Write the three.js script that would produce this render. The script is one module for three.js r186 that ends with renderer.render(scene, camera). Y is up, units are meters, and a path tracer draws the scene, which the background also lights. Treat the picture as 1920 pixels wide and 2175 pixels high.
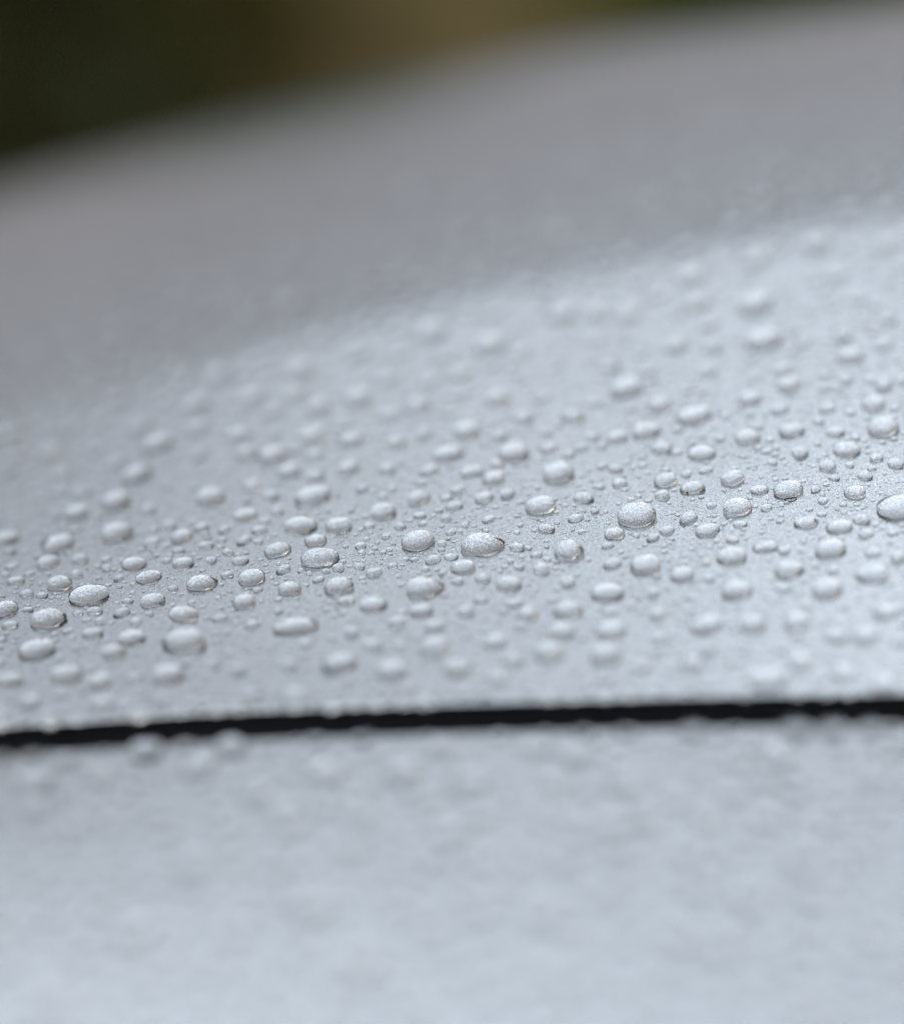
import * as THREE from 'three';
import { mergeGeometries } from 'three/addons/utils/BufferGeometryUtils.js';

/* ---------------------------------------------------------------- camera */
const W = 903, H = 1024;
const SW = 1920, SH = 2175;                       // size of the photograph
const scene = new THREE.Scene();
const FOV = 14, FOCUS = 0.51;
const camera = new THREE.PerspectiveCamera(FOV, W / H, 0.02, 120);
camera.position.set(0, 0.149, 0.488);
camera.rotation.set(-16.53 * Math.PI / 180, 0, 0);
camera.focus = FOCUS;
camera.userData.fStop = 4.5;
camera.updateMatrixWorld(true);

/* ------------------------------------------------------------------- sky */
// thin high overcast: cool grey-blue, brighter upwards, warmer and brighter towards the veiled low sun
const SUN = new THREE.Vector3(-0.64, 0.70, 0.30).normalize();
function skyTexture() {
  const w = 512, h = 256, data = new Float32Array(w * h * 4);
  const d = new THREE.Vector3();
  for (let j = 0; j < h; j++) for (let i = 0; i < w; i++) {
    const th = ((i + 0.5) / w - 0.5) * 2 * Math.PI, el = ((j + 0.5) / h - 0.5) * Math.PI;
    d.set(Math.cos(el) * Math.cos(th), Math.sin(el), Math.cos(el) * Math.sin(th));
    const up = Math.max(0, d.y), c = Math.max(0, d.dot(SUN));
    const base = 1.24 * Math.pow(up, 2.1), haze = 0.14 + 0.29 * Math.pow(1 - up, 5);
    const wide = 0.30 * Math.pow(c, 3), near = 0.70 * Math.pow(c, 9);
    const cloud = 1 + 0.05 * Math.sin(5 * th + 3 * Math.sin(3 * el)) * Math.cos(7 * el + 2 * th);
    const k = (j * w + i) * 4;
    data[k] = (base * 0.865 + haze * 1.02 + wide * 1.04 + near * 1.12) * cloud;
    data[k + 1] = (base * 0.985 + haze * 0.965 + wide * 1.0 + near * 0.97) * cloud;
    data[k + 2] = (base * 1.11 + haze * 1.02 + wide * 0.96 + near * 0.72) * cloud;
    data[k + 3] = 1;
  }
  const t = new THREE.DataTexture(data, w, h, THREE.RGBAFormat, THREE.FloatType);
  t.mapping = THREE.EquirectangularReflectionMapping;
  t.magFilter = t.minFilter = THREE.LinearFilter;
  t.needsUpdate = true;
  return t;
}
const skyTex = skyTexture();
scene.background = skyTex;
scene.environment = skyTex;

/* ------------------------------------------------------------------- sun */
const sun = new THREE.DirectionalLight(new THREE.Color().setRGB(1, 0.87, 0.66), 0.6);
sun.position.copy(SUN).multiplyScalar(6);
sun.castShadow = true;
sun.shadow.radius = 60;
sun.shadow.mapSize.set(2048, 2048);
Object.assign(sun.shadow.camera, { left: -2, right: 2, top: 2, bottom: -2, near: 0.1, far: 14 });
scene.add(sun); scene.add(sun.target);

const renderer = new THREE.WebGLRenderer({ antialias: true });
renderer.setSize(W, H);
renderer.toneMapping = THREE.LinearToneMapping;
renderer.toneMappingExposure = 1.34;
renderer.shadowMap.enabled = true;

/* --------------------------------------------------------------- helpers */
let seed = 20240611;
function rnd() { seed |= 0; seed = seed + 0x6D2B79F5 | 0; let t = Math.imul(seed ^ seed >>> 15, 1 | seed); t = t + Math.imul(t ^ t >>> 7, 61 | t) ^ t; return ((t ^ t >>> 14) >>> 0) / 4294967296; }
const lerp = (a, b, t) => a + (b - a) * t;
const clamp = (x, a, b) => Math.min(b, Math.max(a, x));
const rgb = (r, g, b) => new THREE.Color().setRGB(r, g, b);
const taken = {};
function numbered(name) { const n = taken[name] = (taken[name] ?? -1) + 1; return n ? `${name}_${String(n).padStart(3, '0')}` : name; }
function setup(o) { o.castShadow = true; o.receiveShadow = true; return o; }
function tag(o, label, category, group) { o.userData.label = label; o.userData.category = category; if (group) o.userData.group = group; return o; }
const TY = Math.tan(FOV * Math.PI / 360);
// point of the scene that the photograph shows at a pixel, at a given depth
function unproject(px, py, depth) {
  const y = (1 - 2 * py / SH) * TY * depth, x = (2 * px / SW - 1) * TY * (SW / SH) * depth;
  return new THREE.Vector3(x, y, -depth).applyMatrix4(camera.matrixWorld);
}
const inv = camera.matrixWorld.clone().invert();
function project(p) { const q = p.clone().applyMatrix4(inv); const d = -q.z; return [(q.x / (TY * SW / SH * d) + 1) / 2 * SW, (1 - q.y / (TY * d)) / 2 * SH, d]; }
const PX = 2 * TY / SH;                            // metres per photo pixel at one metre
// smooth curve through points, straight on beyond its ends
function curve(pts) {
  return x => {
    const n = pts.length;
    if (x <= pts[0][0]) return pts[0][1] + (x - pts[0][0]) * (pts[1][1] - pts[0][1]) / (pts[1][0] - pts[0][0]);
    if (x >= pts[n - 1][0]) return pts[n - 1][1] + (x - pts[n - 1][0]) * (pts[n - 1][1] - pts[n - 2][1]) / (pts[n - 1][0] - pts[n - 2][0]);
    let i = 0; while (x > pts[i + 1][0]) i++;
    const m = k => k <= 0 ? (pts[1][1] - pts[0][1]) / (pts[1][0] - pts[0][0]) : k >= n - 1 ? (pts[n - 1][1] - pts[n - 2][1]) / (pts[n - 1][0] - pts[n - 2][0]) : (pts[k + 1][1] - pts[k - 1][1]) / (pts[k + 1][0] - pts[k - 1][0]);
    const h = pts[i + 1][0] - pts[i][0], t = (x - pts[i][0]) / h, t2 = t * t, t3 = t2 * t;
    return (2 * t3 - 3 * t2 + 1) * pts[i][1] + (t3 - 2 * t2 + t) * h * m(i) + (-2 * t3 + 3 * t2) * pts[i + 1][1] + (t3 - t2) * h * m(i + 1);
  };
}

/* ------------------------------------------------- the shape of the panels */
// feature lines of the car body: shut line, line of the bonnet in the plane of focus, swage line, far edge
const gapMid = curve([[0, 1576], [260, 1559], [500, 1544], [1000, 1527], [1500, 1515], [1920, 1509]]);
const lineB = curve([[0, 1293], [960, 1157], [1920, 1022]]);
const lineC = curve([[0, 885], [250, 822], [500, 748], [750, 682], [1000, 622], [1333, 556], [1600, 498], [1920, 440]]);
const lineR = curve([[0, 386], [480, 260], [960, 140], [1440, 62], [1920, 8]]);
const dG = curve([[0, 0.481], [960, 0.4765], [1920, 0.4750]]);
const dC = curve([[0, 0.564], [960, 0.5635], [1920, 0.5625]]);
const dR = curve([[0, 0.700], [960, 0.692], [1920, 0.675]]);
const lerpV = (a, b, t) => a.clone().lerp(b, t);
function hoodSection(x) {
  const G = unproject(x, gapMid(x) - 24, dG(x)), B = unproject(x, lineB(x), FOCUS), C = unproject(x, lineC(x), dC(x)), R = unproject(x, lineR(x), dR(x));
  const vb = (FOCUS - dG(x)) / (dC(x) - dG(x));
  const mid = v => {
    const a = (v - vb) * (v - 1) / ((0 - vb) * (0 - 1)), b = v * (v - 1) / (vb * (vb - 1)), c = v * (v - vb) / (1 * (1 - vb));
    return new THREE.Vector3().addScaledVector(G, a).addScaledVector(B, b).addScaledVector(C, c);
  };
  const sag = 0.0025;                              // slight crown of the far field
  const rear = t => { const p = lerpV(C, R, t); p.y += sag * 4 * t * (1 - t); return p; };
  return { G, B, C, R, mid, rear };
}
// v: 0 at the shut line, 1 at the swage line, 2 at the far edge; the swage line is softly rounded
function hoodPoint(x, v) {
  const s = hoodSection(x), f = 0.05;
  if (v <= 1 - f) return s.mid(v);
  if (v >= 1 + f) return s.rear(v - 1);
  const a = s.mid(1 - f), c = s.rear(f), t = (v - 1 + f) / (2 * f);
  return a.multiplyScalar((1 - t) * (1 - t)).addScaledVector(s.C, 2 * t * (1 - t)).addScaledVector(c, t * t);
}
function fenderPoint(x, v) {                       // v: 0 at the shut line, 1 well below the frame
  const A = unproject(x, gapMid(x) + 21, dG(x) - 0.004), M = unproject(x, 1960, dG(x) - 0.0395), F = unproject(x, 2420, dG(x) - 0.071);
  const vb = 0.52;
  const a = (v - vb) * (v - 1) / (vb), b = v * (v - 1) / (vb * (vb - 1)), c = v * (v - vb) / (1 - vb);
  return new THREE.Vector3().addScaledVector(A, a).addScaledVector(M, b).addScaledVector(F, c);
}
function normalOf(f, x, v) {
  const a = f(x + 2, v).sub(f(x - 2, v)), b = f(x, v + 0.004).sub(f(x, v - 0.004));
  const n = a.cross(b).normalize();
  return n.y < 0 ? n.negate() : n;
}

/* ------------------------------------------------------------- materials */
// metallic flake: each cell a tiny mirror with its own lean and tone
function flakeTextures() {
  const n = 1024, nor = new Uint8Array(n * n * 4), col = new Uint8Array(n * n * 4);
  const cells = 460, cx = [], cy = [];
  const tone = [], lx = [], ly = [];
  for (let k = 0; k < cells * cells; k++) { cx.push(rnd()); cy.push(rnd()); tone.push(rnd()); const a = rnd() * 6.283, r = Math.pow(rnd(), 0.8); lx.push(Math.cos(a) * r); ly.push(Math.sin(a) * r); }
  for (let j = 0; j < n; j++) for (let i = 0; i < n; i++) {
    const u = (i + 0.5) / n * cells, v = (j + 0.5) / n * cells, iu = Math.floor(u), iv = Math.floor(v);
    let best = 1e9, bk = 0;
    for (let dj = -1; dj <= 1; dj++) for (let di = -1; di <= 1; di++) {
      const a = (iu + di + cells) % cells, b = (iv + dj + cells) % cells, k = b * cells + a;
      const ddx = iu + di + cx[k] - u, ddy = iv + dj + cy[k] - v, dd = ddx * ddx + ddy * ddy;
      if (dd < best) { best = dd; bk = k; }
    }
    const o = (j * n + i) * 4, x = lx[bk] * 0.12, y = ly[bk] * 0.12, z = Math.sqrt(1 - x * x - y * y);
    nor[o] = (x * 0.5 + 0.5) * 255; nor[o + 1] = (y * 0.5 + 0.5) * 255; nor[o + 2] = (z * 0.5 + 0.5) * 255; nor[o + 3] = 255;
    const g = 255 * (0.64 + 0.36 * Math.sqrt(tone[bk]));
    col[o] = g; col[o + 1] = g; col[o + 2] = g; col[o + 3] = 255;
  }
  const mk = (d, srgb) => {
    const t = new THREE.DataTexture(d, n, n, THREE.RGBAFormat);
    t.wrapS = t.wrapT = THREE.RepeatWrapping; t.magFilter = THREE.LinearFilter; t.minFilter = THREE.LinearMipmapLinearFilter; t.generateMipmaps = true;
    t.repeat.set(1 / 0.048, 1 / 0.048);
    if (srgb) t.colorSpace = THREE.SRGBColorSpace;
    t.needsUpdate = true; return t;
  };
  return [mk(nor, false), mk(col, true)];
}
const [flakeNormal, flakeTone] = flakeTextures();
const paint = new THREE.MeshPhysicalMaterial({
  name: 'silver_metallic_paint', color: rgb(0.69, 0.705, 0.72), metalness: 1.0, roughness: 0.17,
  map: flakeTone, normalMap: flakeNormal, normalScale: new THREE.Vector2(1, 1), clearcoat: 1, clearcoatRoughness: 0.03,
});
const rubber = new THREE.MeshPhysicalMaterial({ name: 'black_rubber', color: rgb(0.010, 0.011, 0.014), roughness: 0.95, specularIntensity: 0.3 });
const water = new THREE.MeshPhysicalMaterial({ name: 'water', color: 0xffffff, roughness: 0, metalness: 0, transmission: 1, ior: 1.333, thickness: 0.002 });
const grit = new THREE.MeshStandardMaterial({ name: 'brown_grit', color: rgb(0.20, 0.075, 0.03), roughness: 0.9 });
const fibre = new THREE.MeshStandardMaterial({ name: 'dark_fibre', color: rgb(0.02, 0.015, 0.015), roughness: 0.7 });

/* --------------------------------------------------------- the car's body */
const XS = []; for (let x = -2300; x <= 4220; x += (x > -200 && x < 2120) ? 40 : 130) XS.push(x);
const down = (p, d, back = 0) => new THREE.Vector3(p.x, p.y - d, p.z - back);
function loft(section, closed) {                   // section(x) -> row of points
  const rows = XS.map(section), m = rows[0].length, pos = [], uv = [], idx = [];
  for (const r of rows) for (const p of r) { pos.push(p.x, p.y, p.z); uv.push(p.x, p.z - p.y * 0.35); }
  for (let i = 0; i < rows.length - 1; i++) for (let j = 0; j < m - (closed ? 0 : 1); j++) {
    const a = i * m + j, b = i * m + (j + 1) % m, c = a + m, d = b + m;
    idx.push(a, c, b, b, c, d);
  }
  const g = new THREE.BufferGeometry();
  g.setAttribute('position', new THREE.Float32BufferAttribute(pos, 3));
  g.setAttribute('uv', new THREE.Float32BufferAttribute(uv, 2));
  g.setIndex(idx); g.computeVertexNormals();
  return g;
}
// a rounded hem from a surface point into a flange that hangs down
function hem(p, n, out, r, depth) {
  const c = p.clone().addScaledVector(n, -r), pts = [];
  for (let k = 1; k <= 7; k++) { const a = k / 7 * Math.PI / 2 * 1.05; pts.push(c.clone().addScaledVector(n, r * Math.cos(a)).addScaledVector(out, r * Math.sin(a))); }
  const l = pts[pts.length - 1]; pts.push(l.clone().addScaledVector(n, -depth * 0.3), l.clone().addScaledVector(n, -depth));
  return pts;
}
const hoodGeo = loft(x => {
  const pts = [], V = [0.012, 0.0125, 0.0135, 0.018];
  for (let k = 0; k <= 40; k++) V.push(0.026 + k / 40 * 0.924);
  for (let k = 0; k <= 10; k++) V.push(0.951 + k / 10 * 0.098);
  for (let k = 1; k <= 24; k++) V.push(1.05 + k / 24 * 0.925);
  V.push(1.985, 1.993, 1.995);
  const n0 = normalOf(hoodPoint, x, 0.01), p0 = hoodPoint(x, V[0]), o0 = p0.clone().sub(hoodPoint(x, 0.05)).normalize();
  pts.push(...hem(p0, n0, o0, 0.0002, 0.016).reverse());
  for (const v of V) pts.push(hoodPoint(x, v));
  const n1 = normalOf(hoodPoint, x, 1.97), p1 = hoodPoint(x, 1.995), o1 = p1.clone().sub(hoodPoint(x, 1.95)).normalize();
  pts.push(...hem(p1, n1, o1, 0.006, 0.05));
  return pts;
}, true);
const fenderGeo = loft(x => {
  const pts = [], n0 = normalOf(fenderPoint, x, 0.01), p0 = fenderPoint(x, 0.015), o0 = p0.clone().sub(fenderPoint(x, 0.06)).normalize();
  pts.push(...hem(p0, n0, o0, 0.0002, 0.016).reverse());
  for (const v of [0.015, 0.0157, 0.017, 0.022]) pts.push(fenderPoint(x, v));
  for (let k = 0; k <= 34; k++) pts.push(fenderPoint(x, 0.034 + k / 34 * 0.966));
  const e = pts[pts.length - 1], o = e.clone().sub(fenderPoint(x, 0.93)).normalize();
  // the wing turns over into the car's flank below the frame
  for (let k = 1; k <= 12; k++) { const t = k / 12; pts.push(new THREE.Vector3(e.x + o.x * 0.06 * t * (1 - t), e.y + o.y * 0.05 * t - 0.55 * t * t, e.z + o.z * 0.10 * t - 0.03 * t * t)); }
  const l = pts[pts.length - 1]; pts.push(new THREE.Vector3(l.x, l.y, l.z - 0.06));
  return pts;
}, true);
const car = new THREE.Group(); car.name = 'silver_car'; scene.add(car);
tag(car, 'silver metallic car body wet with beaded water drops', 'car');
function part(name, geo, mat, parent) { const m = setup(new THREE.Mesh(geo, mat)); m.name = name; parent.add(m); return m; }
part('hood', hoodGeo, paint, car).userData.label = 'silver hood sloping up to a crease, covered in water drops';
part('fender', fenderGeo, paint, car).userData.label = 'silver fender along the dark panel gap';
part('gap_seal', loft(x => {
  const h = hoodPoint(x, 0.012), f = fenderPoint(x, 0.015), n = normalOf(hoodPoint, x, 0.02), o = f.clone().sub(h).normalize();
  const a = h.clone().addScaledVector(n, -0.0005).addScaledVector(o, -0.0004), b = f.clone().addScaledVector(n, -0.0010).addScaledVector(o, 0.0004), row = [];
  for (let k = 0; k <= 8; k++) row.push(lerpV(a, b, k / 8).addScaledVector(n, -0.006 * Math.sin(k / 8 * Math.PI)));
  return [...row, b.clone().addScaledVector(n, -0.012), a.clone().addScaledVector(n, -0.012)];
}, true), rubber, car).userData.label = 'black seal inside the gap';

/* ---------------------------------------------------------------- the drops */
// find the place on the panels that a pixel shows
function onPanel(px, py) {
  const gm = gapMid(px);
  if (py > gm) {
    let a = 0.02, b = 1; for (let k = 0; k < 26; k++) { const m = (a + b) / 2; if (project(fenderPoint(px, m))[1] < py) a = m; else b = m; }
    return { f: fenderPoint, v: (a + b) / 2, zone: 'fender' };
  }
  let a = 0.014, b = 1.99; for (let k = 0; k < 28; k++) { const m = (a + b) / 2; if (project(hoodPoint(px, m))[1] > py) a = m; else b = m; }
  const v = (a + b) / 2;
  return { f: hoodPoint, v, zone: v > 1.0 ? 'top' : v < 0.14 ? 'edge' : v > 0.86 ? 'crease' : 'slope' };
}
const CONTACT = 107 * Math.PI / 180;              // contact angle of water on the waxed paint
// unit water bead: footprint outline x rounded profile, closed by a foot just under the paint
function beadGeometry({ nu = 32, nv = 9, asp = 1, tear = 0, bean = 0, wob = 0.04, h = 0.6, foot = 0.05 }) {
  h *= 0.9;
  const a1 = rnd() * 6.283, a2 = rnd() * 6.283, a3 = rnd() * 6.283, w1 = wob * (0.6 + rnd()), w2 = wob * (0.5 + rnd()), lean = (rnd() - 0.5) * 0.14, leanZ = 0.04 + rnd() * 0.06;
  const R = phi => {
    let r = 1 + w1 * Math.cos(2 * phi + a1) + w2 * Math.cos(3 * phi + a2) + wob * 0.35 * Math.cos(5 * phi + a3);
    if (bean) r *= 1 - bean * Math.exp(-Math.pow(Math.atan2(Math.sin(phi + 2.0), Math.cos(phi + 2.0)), 2) / 0.35);
    return r;
  };
  const q = clamp(tear * 2.6, 0, 0.8);             // a teardrop narrows to a tip on its +x side
  const nip = phi => tear ? lerp(1, 1.25 * Math.abs(Math.sin(phi / 2)), q) : 1, reach = phi => tear && Math.cos(phi) > 0 ? 1 + 0.5 * tear * Math.cos(phi) : 1;
  const sink = (x, y) => tear && x > 0 ? y * (1 - 0.4 * q * Math.min(1, x * x)) : y;
  const pos = [0 + lean * h, h, leanZ * h], idx = [];
  for (let k = 1; k <= nv; k++) {
    const t = Math.pow(k / nv, 0.9) * CONTACT, rho = Math.sin(t), y = h * (Math.cos(t) - Math.cos(CONTACT)) / (1 - Math.cos(CONTACT));
    for (let i = 0; i < nu; i++) {
      const phi = i / nu * 2 * Math.PI, rr = R(phi) * rho;
      const X = rr * Math.cos(phi) * reach(phi); pos.push(X + lean * y, sink(X, y), -rr * Math.sin(phi) * nip(phi) * asp + leanZ * y);
    }
  }
  for (let i = 0; i < nu; i++) { const phi = i / nu * 2 * Math.PI, rr = R(phi) * Math.sin(CONTACT); pos.push(rr * Math.cos(phi) * reach(phi), -foot, -rr * Math.sin(phi) * nip(phi) * asp); }
  pos.push(0, -foot, 0);
  for (let i = 0; i < nu; i++) idx.push(0, 1 + i, 1 + (i + 1) % nu);
  for (let k = 0; k < nv; k++) for (let i = 0; i < nu; i++) {
    const a = 1 + k * nu + i, b = 1 + k * nu + (i + 1) % nu, c = a + nu, d = b + nu;
    idx.push(a, c, b, b, c, d);
  }
  const last = 1 + (nv + 1) * nu;
  for (let i = 0; i < nu; i++) idx.push(last, 1 + nv * nu + (i + 1) % nu, 1 + nv * nu + i);
  const g = new THREE.BufferGeometry();
  g.setAttribute('position', new THREE.Float32BufferAttribute(pos, 3));
  g.setIndex(idx); g.computeVertexNormals();
  return g;
}
const right = new THREE.Vector3(1, 0, 0);
function seat(px, py) {                            // frame on the paint: x to the side, y out of the paint, z down the slope
  const s = onPanel(px, py), p = s.f(px, s.v), n = normalOf(s.f, px, clamp(s.v, 0.01, 1.985));
  const x = right.clone().addScaledVector(n, -right.dot(n)).normalize(), z = x.clone().cross(n).normalize();
  return { ...s, p, n, x, z, depth: project(p)[2], m: new THREE.Matrix4().makeBasis(x, n, z).setPosition(p) };
}

// the drops one can pick out: x, y and width in photo pixels, then shape
const L = [
  // upper slope, just this side of the swage line
  [22,921,48],[150,910,42],[222,891,34],[249,847,46],[297,905,48],[352,849,42],[391,811,44],[416,860,52],[421,908,46],[466,794,50],[514,791,40],[505,883,30],
  [536,841,56],[583,874,44],[627,833,54],[636,783,56],[677,863,50],[677,716,46],[730,902,36],[763,844,56],[760,750,50],[777,680,40],[819,805,44],[827,880,48],[844,697,42],[852,750,44],[888,860,58],[910,811,44],[916,703,60],[952,755,40],[957,877,30],[971,838,32],[977,791,50],
  [1039,730,66],[1042,774,40],[1047,664,40],[1055,844,52],[1103,749,42],[1111,885,42],[1119,603,50],[1150,844,36],[1166,614,40],[1191,666,58],[1216,882,52],[1261,855,32],[1263,722,36],[1269,661,50],[1294,777,42],[1330,541,50],[1330,822,66],[1335,666,46],[1377,785,40],[1396,627,42],[1399,858,50],[1434,731,50],[1437,665,32],[1460,827,26],[1467,584,60],[1473,878,72,'e'],[1481,640,52],
  [1500,787,40],[1506,687,44],[1511,734,44],[1539,884,24],[1592,845,48],[1600,551,54],[1603,643,70],[1620,717,80,'e'],[1647,504,36],[1656,867,42],[1658,784,42],[1675,815,52],[1705,726,36],[1719,460,40],[1733,515,62],[1750,795,26],[1750,823,26],[1755,867,34],[1775,582,46],[1789,712,42],[1794,806,32],[1805,445,60],[1805,754,56],[1819,634,36],[1852,806,30],[1854,856,52],[1875,729,44],[1875,817,44],[1880,520,50],[1883,676,40],[1886,442,64],[1913,565,36],[1916,806,30],
  // behind the plane of focus
  [17,1005,44],[28,971,44],[109,960,48],[131,1006,45],[131,1044,38],[173,1046,42],[164,1088,52],[206,955,40],[250,984,45],[248,1064,62],[290,1006,65,'e'],[317,1082,38],[337,938,65,'e'],[361,1115,36],[424,966,40],[447,1055,64],[509,922,50],[526,960,52],[522,1093,50],[537,1031,42],[577,1053,38],[584,922,36],[582,966,56],[591,1084,32],[615,1000,52],[631,951,40],[664,924,60],[664,1053,76],[670,966,40],[670,1011,36],[741,993,46],[746,933,50],[770,1037,30],[824,995,42],[840,938,45],[898,1024,28],[902,922,42],[889,1057,52],[913,998,44],[951,960,62,'e'],[971,1040,34],[991,913,56],[1002,1000,48],[1048,1015,46],[1057,924,40],[1090,960,62],[1164,951,36],[1184,1004,68],[1233,949,32],[1258,927,32],[1309,927,46],[1369,913,62],[1404,951,44],[1490,960,58],[1528,931,26],[1587,928,52],[1680,913,56],[1773,916,42],[1875,906,64],
  // in the plane of focus
  [13,1142,55],[22,1170,32],[27,1202,30],[35,1233,38],[58,1261,34],[90,1264,26],[104,1195,50],[126,1153,72,'e'],[127,1239,54],[164,1219,32],[171,1188,38],[191,1261,86,'E'],[226,1188,24],[250,1131,70],[253,1228,24],[286,1195,52],[317,1224,52],[324,1153,38],[325,1275,58],[355,1190,25],[369,1249,23],[381,1169,26],[388,1139,48],[389,1195,42],[10,1292,64,'e'],[103,1313,74,'T'],[60,1295,22],[22,1327,36],[202,1297,36],[260,1300,36],[319,1304,20],[391,1302,60],
  [429,1119,34],[429,1237,62,'t'],[440,1157,32],[450,1190,28],[473,1146,20],[485,1173,24],[511,1190,38],[520,1147,34],[520,1277,50],[535,1226,58],[553,1124,34],[591,1168,58],[603,1209,32],[616,1250,50],[639,1113,68],[672,1147,48,'b'],[679,1184,84,'arc'],[694,1213,19],[720,1205,29],[721,1115,52,'n'],[721,1244,60],[735,1275,38],[766,1159,26],[795,1216,38],
  [815,1086,56],[820,1139,21],[851,1117,27],[882,1188,18],[889,1148,70,'k'],[892,1095,26],[902,1246,78,'t'],[906,1208,20],[921,1188,36],[941,1217,20],[949,1100,26],[958,1182,29],[964,1074,36],[984,1204,50],[987,1115,19],[1022,1155,88,'t'],[1024,1228,34],[1026,1057,44],[1037,1102,30],[1076,1049,38],[1079,1239,52],[1097,1162,32],[1101,1204,24],[1121,1164,18],[1139,1177,26],[1148,1073,64],[1149,1208,40],[1159,1122,35],[1207,1170,62,'n'],
  [1222,1100,34],[1238,1057,42],[1262,1085,22],[1271,1033,23],[1278,989,26],[1289,1158,26],[1300,1196,44],[1304,1133,48,'b'],[1306,995,32],[1315,1026,33],[1351,1093,82,'k'],[1363,988,22],[1371,1199,64],[1386,1141,29],[1406,1051,35],[1412,1020,50],[1415,1126,35],[1448,1219,50],[1457,1006,26],[1461,1100,42],[1470,1035,50,'grit'],[1499,998,30],[1502,1125,54],[1499,1195,24],[1510,1073,23],[1553,1179,62],[1554,1146,26],[1555,1015,52],[1564,1077,62],[1570,1113,27],
  [1611,1040,35],[1626,958,23],[1626,1078,26],[1626,1159,58,'s'],[1632,933,22],[1640,982,21],[1664,1168,30],[1673,1208,62],[1674,1039,62,'hair'],[1698,961,42],[1712,1108,52,'chip'],[1747,1063,25],[1757,989,40],[1762,1164,64],[1771,1015,22],[1782,1117,54,'b'],[1797,953,58],[1815,1045,46],[1828,1102,37],[1836,1010,32],[1837,1133,34],[1853,1173,34],[1853,1215,66],[1860,972,30],[1901,984,34],[1906,1182,40],[1895,1131,24],[1912,1073,100,'E'],
  // in front of the plane of focus, down to the shut line
  [2,1358,28],[2,1406,30],[21,1442,55],[80,1376,80,'e'],[64,1490,50],[133,1473,36],[141,1431,70],[198,1344,45],[213,1446,52],[219,1492,50],[241,1384,54],[280,1352,60,'e'],[288,1437,36],[291,1320,30],[344,1487,36],[358,1431,66],[394,1359,96],[449,1412,36],[468,1312,34],[508,1423,40],[530,1476,44],[536,1326,36],[614,1412,40],[627,1326,92,'s'],[627,1478,56],[650,1367,32],[722,1406,72,'e'],[747,1343,40],[794,1282,58],[794,1370,42],[833,1423,68],[846,1320,44],[896,1295,50],[924,1329,44],[924,1373,66],[971,1417,60],[985,1470,40],[988,1298,40],
  [1022,1272,32],[1050,1361,52],[1055,1441,46],[1086,1400,44],[1091,1280,40],[1119,1303,48],[1166,1383,64],[1191,1339,56],[1205,1236,38],[1205,1294,58],[1283,1441,40],[1285,1388,66],[1288,1255,68],[1296,1338,62],[1360,1413,40],[1385,1258,36],[1396,1302,44],[1399,1355,40],[1466,1408,46],[1500,1323,68],[1503,1379,40],[1559,1404,34],[1564,1250,72,'e'],[1597,1323,60],[1625,1440,80],[1664,1248,36],[1692,1318,56],[1697,1404,52],[1755,1248,66],[1775,1348,50],[1789,1429,52],[1838,1348,56],[1875,1451,56],[1880,1296,56],[1910,1360,36],
];
// where drops already sit, in panel space, so that others keep clear
const sat = [], cell = new Map(), CS = 0.004;
const keyOf = p => `${Math.floor(p.x / CS)},${Math.floor(p.y / CS)},${Math.floor(p.z / CS)}`;
function occupy(p, r) { sat.push([p, r]); const k = keyOf(p); (cell.get(k) ?? cell.set(k, []).get(k)).push([p, r]); }
function free(p, r, slack = 0.9) {
  const a = Math.floor(p.x / CS), b = Math.floor(p.y / CS), c = Math.floor(p.z / CS);
  for (let i = -1; i <= 1; i++) for (let j = -1; j <= 1; j++) for (let k = -1; k <= 1; k++)
    for (const [q, s] of cell.get(`${a + i},${b + j},${c + k}`) ?? []) if (p.distanceTo(q) < (r + s) * slack) return false;
  return true;
}
const drops = [];
for (const [x, y, w, kind] of L) {
  const s = seat(x, y + 0.07 * w), r = w * 0.5 * PX * s.depth * 1.02;
  drops.push({ ...s, r, w, kind: kind ?? '', px: x, py: y }); occupy(s.p, r);
}
// further beads on the fender and on the flat beyond the swage line: blurred in the photo, their places read from its blotches only loosely
function scatter(n, pick, wmin, wmax, slack, tries = 12) {
  const out = [];
  for (let k = 0; k < n * tries && out.length < n; k++) {
    const [x, y] = pick(), w = wmin + (wmax - wmin) * Math.pow(rnd(), 1.9), s = seat(x, y), r = w * 0.5 * PX * FOCUS;
    if (s.f === hoodPoint && (s.v < 0.008 || s.v > 1.94)) continue;
    if (s.f === fenderPoint && s.v < 0.018) continue;
    if (!free(s.p, r, slack)) continue;
    occupy(s.p, r); out.push({ ...s, r, w: w * FOCUS / s.depth, kind: '', px: x, py: y });
  }
  return out;
}
const onFender = () => { const x = rnd() * 2040 - 60; return [x, gapMid(x) + 24 + rnd() * (2230 - gapMid(x))]; };
const onTop = () => { const x = rnd() * 2040 - 60; return [x, lerp(lineR(x), lineC(x), Math.pow(rnd(), 0.30))]; };
const onHem = () => { const x = rnd() * 2040 - 60; return [x, gapMid(x) - 26 - rnd() * 50]; };
const onSlope = () => { const x = rnd() * 2040 - 60; return [x, lerp(lineC(x), gapMid(x) - 20, rnd())]; };
const fenderBig = scatter(170, onFender, 38, 74, 1.1);
const topBig = scatter(110, onTop, 34, 62, 1.1);
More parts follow.
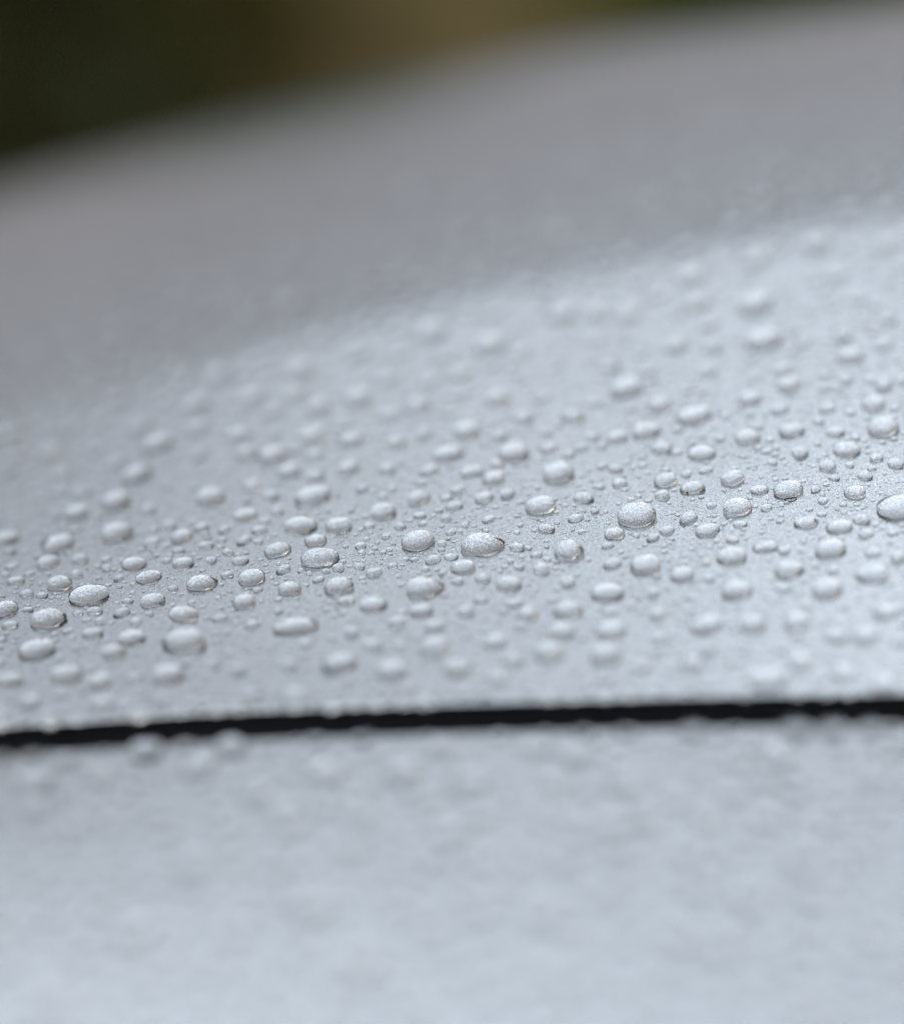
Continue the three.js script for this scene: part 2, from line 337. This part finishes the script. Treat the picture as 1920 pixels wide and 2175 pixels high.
// beads that stand on the fender's edge and nibble at the dark gap
for (const [x, w] of [[70, 44], [300, 40], [395, 46], [735, 58], [1040, 34], [1330, 44], [1440, 40], [1560, 30], [1850, 56], [1895, 36]]) {
  const s = seat(x, gapMid(x) + 30), r = w * 0.5 * PX * s.depth; if (free(s.p, r, 0.8)) { occupy(s.p, r); fenderBig.push({ ...s, r, w, kind: 'lip', px: x, py: gapMid(x) + 26 }); }
}
const onCrease = () => { const x = rnd() * 2040 - 60; return [x, lineC(x) + (rnd() - 0.6) * 150]; };
const mids = [...scatter(170, onCrease, 24, 50, 1.05), ...scatter(60, onHem, 22, 46, 1.0), ...scatter(800, onSlope, 12, 30, 1.1), ...scatter(420, onFender, 20, 46, 1.08), ...scatter(620, onTop, 20, 46, 1.05)];
const all = [...drops, ...fenderBig, ...topBig].sort((a, b) => b.w - a.w);
const inView = d => d.px > -20 && d.px < 1940 && d.py > 0 && d.py < 2175;
const singles = [], rest = [...mids];
for (const d of all) (singles.length < 300 && inView(d) ? singles : rest).push(d);

const kinds = {
  e: ['oval', { asp: 0.72, wob: 0.05, h: 0.62 }], E: ['long oval', { asp: 0.70, wob: 0.045, h: 0.64 }], t: ['teardrop-shaped', { asp: 0.86, tear: 0.26, wob: 0.02, h: 0.68 }], T: ['blunt teardrop-shaped', { asp: 0.9, tear: 0.16, wob: 0.03, h: 0.70 }],
  b: ['lopsided', { asp: 0.8, bean: 0.16, wob: 0.06, h: 0.6 }], s: ['slug-shaped', { asp: 0.5, wob: 0.06, bean: 0.1, h: 0.44 }], n: ['upright egg-shaped', { asp: 1.12, wob: 0.06, h: 0.78 }], k: ['round', { asp: 0.98, wob: 0.018, h: 0.74 }],
};
const kindOf = d => d.kind;
const pretty = {                                   // drops with a look of their own
  E191: 'largest long oval water drop on the hood, leaning beside a speckle of tiny droplets', E1912: 'very wide long oval water drop with a straight front edge on the hood',
  t1022: 'large teardrop-shaped water drop beside a big round one on the hood', t429: 'smaller teardrop-shaped water drop tapering to a sharp point on the hood', t902: 'tapered water drop with a stubby point in front of the big round drop',
  T103: 'large blunt teardrop-shaped water drop in front of the largest long oval drop', k889: 'big round water drop beside the large teardrop-shaped drop on the hood', k1351: 'broadest nearly circular water drop on the hood with a clean dark rim',
  grit1470: 'water drop holding a brown grain of dirt at its foot', hair1674: 'round water drop with a dark curved fibre at its front foot', chip1712: 'water drop with a tiny orange grain near its tip', arc679: 'wide oval water drop touched at the back by a smaller lopsided drop',
  b672: 'lopsided water drop touching the back of a wide oval drop', n1207: 'upright egg-shaped water drop past the point of the large teardrop-shaped drop', n721: 'upright egg-shaped water drop behind the wide oval drop and its small neighbour',
  s627: 'long slug-shaped water drop lying low toward the panel gap', s1626: 'thin slug-shaped water drop behind a round drop on the hood', b1304: 'lopsided water drop just in front of the broadest circular drop', b1782: 'lopsided water drop with a low tail beside the very wide long oval drop',
};
const keyDrops = [];
function labelFor(d) {
  const own = pretty[kindOf(d) + d.px];
  if (own) return own;
  const size = d.r > 0.00215 ? 'large' : d.r > 0.0016 ? 'medium' : d.r > 0.00105 ? 'small' : 'tiny';
  const shape = d.shape, end = d.px < 640 ? ', toward the low end' : d.px > 1280 ? ', toward the raised end' : '';   // the panels climb to one side
  const k = keyDrops.map(q => [q, q.p.distanceTo(d.p) - q.r - d.r]).sort((a, b) => a[1] - b[1])[0];
  if (k && k[1] < 0.0014) return `${size} ${shape} water drop right next to the ${k[0].short}`;
  if (d.kind === 'lip') return `${size} water drop on the fender edge, bulging over the dark gap${end}`;
  if (d.zone === 'fender') return `${size} ${shape} water drop on the fender ${d.v < 0.16 ? 'close to the dark gap' : d.v < 0.45 ? 'below the dark gap' : 'far below the dark gap'}${end}`;
  if (d.zone === 'top') return `${size} ${shape} water drop on the flat hood top ${d.v > 1.4 ? 'toward its far edge' : 'behind the crease'}${end}`;
  const part4 = d.v < 0.14 ? 'along the dark gap' : d.v < 0.3 ? 'a little above the dark gap' : d.v < 0.5 ? 'midway between gap and crease' : d.v < 0.72 ? 'on the upper hood slope' : 'just below the hood crease';
  const near = d.crowd > 2 ? 'crowded' : d.crowd > 0 ? 'beside another' : 'alone';
  return `${size} ${shape} water drop ${part4}${end}, ${near}`;
}
const shorts = { t1022: 'large teardrop-shaped drop', k889: 'big round drop beside the teardrop', k1351: 'broadest circular drop', hair1674: 'drop with the dark fibre', grit1470: 'drop holding brown dirt', arc679: 'wide oval drop touched from behind', E191: 'largest long oval drop', T103: 'large blunt teardrop', E1912: 'very wide long oval drop', chip1712: 'drop with the orange grain', s627: 'long slug-shaped drop', t429: 'smaller pointed teardrop' };
for (const d of drops) { const s = shorts[d.kind + d.px]; if (s) keyDrops.push({ ...d, short: s }); }
const plain = ['round', 'round', 'round', 'oval', 'uneven'];
function shapeOf(d) {
  if (kinds[d.kind]) return kinds[d.kind];
  if (d.kind === 'arc') return ['wide oval', { asp: 0.84, wob: 0.04, h: 0.52 }];
  if (d.kind === 'grit') return ['uneven', { asp: 0.92, wob: 0.07, h: 0.58 }];
  if (d.kind === 'chip') return ['uneven', { asp: 0.8, tear: 0.12, wob: 0.05, h: 0.5 }];
  if (d.kind === 'hair') return ['round', { asp: 0.95, wob: 0.015, h: 0.68 }];
  const n = plain[Math.floor(rnd() * plain.length)];
  if (n === 'round') return [n, { asp: 0.9 + rnd() * 0.16, wob: 0.028, h: 0.64 + rnd() * 0.12 }];
  if (n === 'oval') return [n, { asp: 0.74 + rnd() * 0.1, wob: 0.04, h: 0.58 + rnd() * 0.1 }];
  return [n, { asp: 0.78 + rnd() * 0.2, wob: 0.055, bean: rnd() < 0.5 ? 0.1 : 0, tear: rnd() < 0.4 ? 0.12 : 0, h: 0.56 + rnd() * 0.1 }];
}
for (const d of singles) { const [n, o] = shapeOf(d); d.shape = n; d.opt = o; d.crowd = sat.filter(([q, s]) => s > d.r * 0.5 && q.distanceTo(d.p) < d.r + s + 0.0012).length - 1; }
for (const d of singles) {
  const sharp = Math.abs(d.depth - FOCUS) < 0.03;
  const g = beadGeometry({ nu: sharp ? 48 : 28, nv: sharp ? 14 : 9, foot: 0.09, ...d.opt });
  const m = setup(new THREE.Mesh(g, water)); m.name = numbered('water_drop');
  const turn = (d.kind === '' || d.kind === 'lip') ? (rnd() - 0.5) * 0.5 : d.kind === 's' ? 0.12 : d.kind === 'E' || d.kind === 'e' ? 0.16 : 0.05;
  m.applyMatrix4(d.m.clone().multiply(new THREE.Matrix4().makeRotationY(turn)).multiply(new THREE.Matrix4().makeScale(d.r, d.r, d.r)));
  scene.add(m); d.mesh = m;
  const text = labelFor(d), fits = text.match(/[A-Za-z0-9]+/g).length <= 16;
  tag(m, fits ? text : text.replace(/, toward the (low|raised) end/, ''), 'water drop', d.zone === 'fender' ? 'water drops on the fender' : 'water drops on the hood');
}
// dirt caught in three of the drops
function inDrop(d, name, geo, mat, label) { const o = setup(new THREE.Mesh(geo, mat)); o.name = name; o.userData.label = label; d.mesh.add(o); return o; }
for (const d of singles) {
  if (d.kind === 'grit') { const g = new THREE.IcosahedronGeometry(0.11, 1); g.scale(1.2, 0.8, 0.9); g.translate(-0.5, 0.10, 0.60); inDrop(d, 'dirt_grain', g, grit, 'brown grain of dirt'); }
  if (d.kind === 'chip') { const g = new THREE.IcosahedronGeometry(0.09, 1); g.scale(1.1, 0.8, 1); g.translate(0.66, 0.12, -0.2); inDrop(d, 'dirt_grain', g, grit, 'tiny orange grain'); }
  if (d.kind === 'hair') {
    const c = new THREE.CatmullRomCurve3([[-0.38, 0.05, 0.97], [-0.2, 0.13, 1.05], [0, 0.15, 1.08], [0.22, 0.13, 1.06], [0.42, 0.05, 0.97]].map(a => new THREE.Vector3(...a)));
    inDrop(d, 'fibre', new THREE.TubeGeometry(c, 20, 0.045, 6), fibre, 'dark curved fibre');
  }
}
// everything smaller: droplets by the thousand, joined as stuff, one sheet of them for each panel
function fieldOf(name, list, label) {
  const variants = 4, buckets = Array.from({ length: variants }, () => []);
  list.forEach(d => buckets[Math.floor(rnd() * variants)].push(d));
  buckets.forEach((b, k) => {
    if (!b.length) return;
    const g = beadGeometry({ nu: 20, nv: 7, foot: 0.12, asp: 0.85 + 0.08 * k, wob: 0.03 + 0.025 * k, h: 0.5 + 0.04 * (k % 3), bean: k === 3 ? 0.1 : 0 });
    const im = new THREE.InstancedMesh(g, water, b.length); im.name = numbered(name); setup(im);
    b.forEach((d, i) => im.setMatrixAt(i, d.m.clone().multiply(new THREE.Matrix4().makeRotationY((rnd() - 0.5) * 1.6)).multiply(new THREE.Matrix4().makeScale(d.r, d.r * (0.85 + rnd() * 0.3), d.r))));
    im.instanceMatrix.needsUpdate = true;
    im.userData.kind = 'stuff'; tag(im, label, 'droplets'); scene.add(im);
  });
}
// clumpy spray of specks, thickest between the drops of the right half, as in the photo
function clump(x, y) { return 0.5 + 0.5 * Math.sin(x * 0.021 + 1.7 * Math.sin(y * 0.013)) * Math.cos(y * 0.034 + 1.3 * Math.sin(x * 0.011)); }
const specks = [];
for (let k = 0; k < 40000 && specks.length < 8500; k++) {
  const [x, y] = onSlope();
  const dens = 0.12 + 0.88 * Math.pow(clump(x, y), 1.6) * (0.55 + 0.45 * clamp(x / 1920, 0, 1));
  if (rnd() > dens) continue;
  const w = 3.5 + 13 * Math.pow(rnd(), 2.6), s = seat(x, y), r = w * 0.5 * PX * FOCUS;
  if (s.v < 0.014 || !free(s.p, r, 1.05)) continue;
  occupy(s.p, r); specks.push({ ...s, r, w });
}
for (let k = 0; k < 2200; k++) { const [x, y] = rnd() < 0.55 ? onFender() : onTop(); const w = 5 + 14 * Math.pow(rnd(), 2), s = seat(x, y), r = w * 0.5 * PX * FOCUS; if (s.v < 0.03 || s.v > 1.94 || !free(s.p, r, 1.05)) continue; occupy(s.p, r); specks.push({ ...s, r, w }); }
fieldOf('fine_droplets', [...rest, ...specks].filter(d => d.zone !== 'fender'), 'fine spray of tiny droplets scattered over the silver hood');
fieldOf('fender_droplets', [...rest, ...specks].filter(d => d.zone === 'fender'), 'fine spray of tiny droplets scattered over the fender');
console.log('single drops', singles.length, 'field', rest.length, 'specks', specks.length);

/* --------------------------------------------- the garden behind, far out of focus */
const GROUND = -0.95;
seed = 77120;                                      // the garden keeps its own dice
function noiseMap(a, b, n = 256, size = 1.2) {
  const d = new Uint8Array(n * n * 4);
  for (let i = 0; i < n * n; i++) { const t = rnd(), u = rnd(); for (let c = 0; c < 3; c++) d[i * 4 + c] = clamp(lerp(a[c], b[c], t) * (0.8 + 0.4 * u), 0, 255); d[i * 4 + 3] = 255; }
  const t = new THREE.DataTexture(d, n, n, THREE.RGBAFormat); t.wrapS = t.wrapT = THREE.RepeatWrapping; t.magFilter = THREE.LinearFilter; t.colorSpace = THREE.SRGBColorSpace; t.repeat.set(1 / size, 1 / size); t.needsUpdate = true; return t;
}
function sheet(name, x0, x1, z0, z1, y, mat) {
  const g = new THREE.PlaneGeometry(x1 - x0, z1 - z0, 1, 1); g.rotateX(-Math.PI / 2); g.translate((x0 + x1) / 2, y, (z0 + z1) / 2);
  const p = g.attributes.position, uv = g.attributes.uv; for (let i = 0; i < p.count; i++) uv.setXY(i, p.getX(i), p.getZ(i));
  const m = setup(new THREE.Mesh(g, mat)); m.name = name; m.userData.kind = 'structure'; scene.add(m); return m;
}
sheet('ground', -60, 60, -80, 40, GROUND, new THREE.MeshStandardMaterial({ map: noiseMap([64, 51, 15], [96, 78, 27]), roughness: 1 }));
const leafMats = {
  dark: new THREE.MeshStandardMaterial({ name: 'dark_leaves', color: rgb(0.046, 0.050, 0.007), roughness: 0.8, side: THREE.DoubleSide }),
  olive: new THREE.MeshStandardMaterial({ name: 'olive_leaves', color: rgb(0.11, 0.095, 0.014), roughness: 0.8, side: THREE.DoubleSide }),
  green: new THREE.MeshStandardMaterial({ name: 'green_leaves', color: rgb(0.052, 0.115, 0.008), roughness: 0.8, side: THREE.DoubleSide }),
};
const bark = new THREE.MeshStandardMaterial({ name: 'bark', color: rgb(0.08, 0.06, 0.045), roughness: 1 });
function shrub(name, label, x, z, rx, h, mat, n = 2600) {
  const g = new THREE.Group(); g.name = numbered(name); g.position.set(x, GROUND, z); scene.add(g);
  tag(g, label, 'shrub', 'shrubs behind the car');
  const pos = [], idx = [];
  const c = new THREE.Vector3(), u = new THREE.Vector3(), v = new THREE.Vector3();
  const lobes = Array.from({ length: 16 }, () => [(rnd() - 0.5) * 1.5 * rx, (0.2 + 0.7 * rnd()) * h, (rnd() - 0.5) * 1.1 * rx, (0.28 + 0.25 * rnd()) * rx]);
  for (let k = 0; k < n; k++) {
    const l = lobes[k % lobes.length];
    do c.set(rnd() * 2 - 1, rnd() * 2 - 1, rnd() * 2 - 1); while (c.lengthSq() > 1);
    c.normalize().multiplyScalar(l[3] * Math.cbrt(0.35 + 0.65 * rnd())); c.x += l[0]; c.y = Math.max(0.03, c.y + l[1]); c.z += l[2];
    u.set(rnd() - 0.5, rnd() - 0.5, rnd() - 0.5).normalize(); v.set(rnd() - 0.5, rnd() - 0.5, rnd() - 0.5).cross(u).normalize();
    const s = 0.035 + 0.03 * rnd(), b = pos.length / 3;
    for (const [p, q] of [[-1, 0], [0, -0.5], [1, 0], [0, 0.5]]) pos.push(c.x + (u.x * p + v.x * q) * s, c.y + (u.y * p + v.y * q) * s, c.z + (u.z * p + v.z * q) * s);
    idx.push(b, b + 1, b + 2, b, b + 2, b + 3);
  }
  const lg = new THREE.BufferGeometry(); lg.setAttribute('position', new THREE.Float32BufferAttribute(pos, 3)); lg.setIndex(idx); lg.computeVertexNormals();
  part('crown', lg, mat, g);
  const stems = [];
  for (let k = 0; k < 5; k++) { const a = rnd() * 6.28; const cc = new THREE.CatmullRomCurve3([new THREE.Vector3(0.05 * Math.cos(a), 0, 0.05 * Math.sin(a)), new THREE.Vector3(0.25 * rx * Math.cos(a), 0.4 * h, 0.25 * rx * Math.sin(a)), new THREE.Vector3(0.5 * rx * Math.cos(a), 0.8 * h, 0.5 * rx * Math.sin(a))]); stems.push(new THREE.TubeGeometry(cc, 6, 0.022, 6)); }
  part('trunk', mergeGeometries(stems), bark, g);
  return g;
}
shrub('evergreen_shrub', 'dark evergreen shrub behind the low side of the car', -0.80, -3.1, 0.6, 1.3, leafMats.dark, 6000);
shrub('evergreen_shrub', 'tall dark evergreen shrub at the back of the bare earth', -2.6, -4.6, 1.2, 2.0, leafMats.dark, 6000);
shrub('olive_shrub', 'olive-leaved shrub standing beside the bare brown earth', -0.50, -5.3, 0.35, 0.5, leafMats.olive, 3000);
shrub('green_shrub', 'leafy green shrub beyond the raised side of the car', 0.70, -4.1, 0.58, 1.1, leafMats.green, 6000);
shrub('green_shrub', 'broad green shrub next to the leafy green one', 2.7, -5.2, 1.2, 1.9, leafMats.green, 6000);
// trees round the garden: above the frame and behind the camera, but they are what the far paint, the panel's hem and the rims of the drops mirror
[
  [-9.5, -3.5, 3.0, 'broad dark tree beyond the dark evergreen shrubs'], [-6.8, -6.5, 2.4, 'leafy tree behind the tall evergreen shrub'], [-3.6, -8.4, 2.3, 'dense tree behind the bare earth'],
  [-0.6, -9.2, 2.4, 'tree at the back of the garden, behind the olive shrub'], [2.4, -8.8, 2.3, 'tree behind the leafy green shrub'], [5.4, -7.4, 2.5, 'tree behind the broad green shrub'], [8.2, -4.6, 3.0, 'leafy tree past the broad green shrub'],
  [-5.2, 3.4, 5.6, 'tall dark tree facing the fender, beside the bare earth'], [-2.6, 5.2, 5.8, 'broad tree facing the fender'], [0.4, 5.8, 5.7, 'dense dark tree straight across from the fender'], [3.4, 5.0, 5.8, 'leafy tree facing the fender, past the dense one'], [5.8, 2.8, 5.6, 'tall tree across from the raised end of the car'],
].forEach(([x, z, h, label], i) => {
  const t = shrub('garden_tree', label, x, z, z > 0 ? 1.9 : 1.5, h, i % 2 ? leafMats.green : leafMats.dark, 9000);
  t.userData.category = 'tree'; t.userData.group = 'trees round the garden';
});

renderer.render(scene, camera);
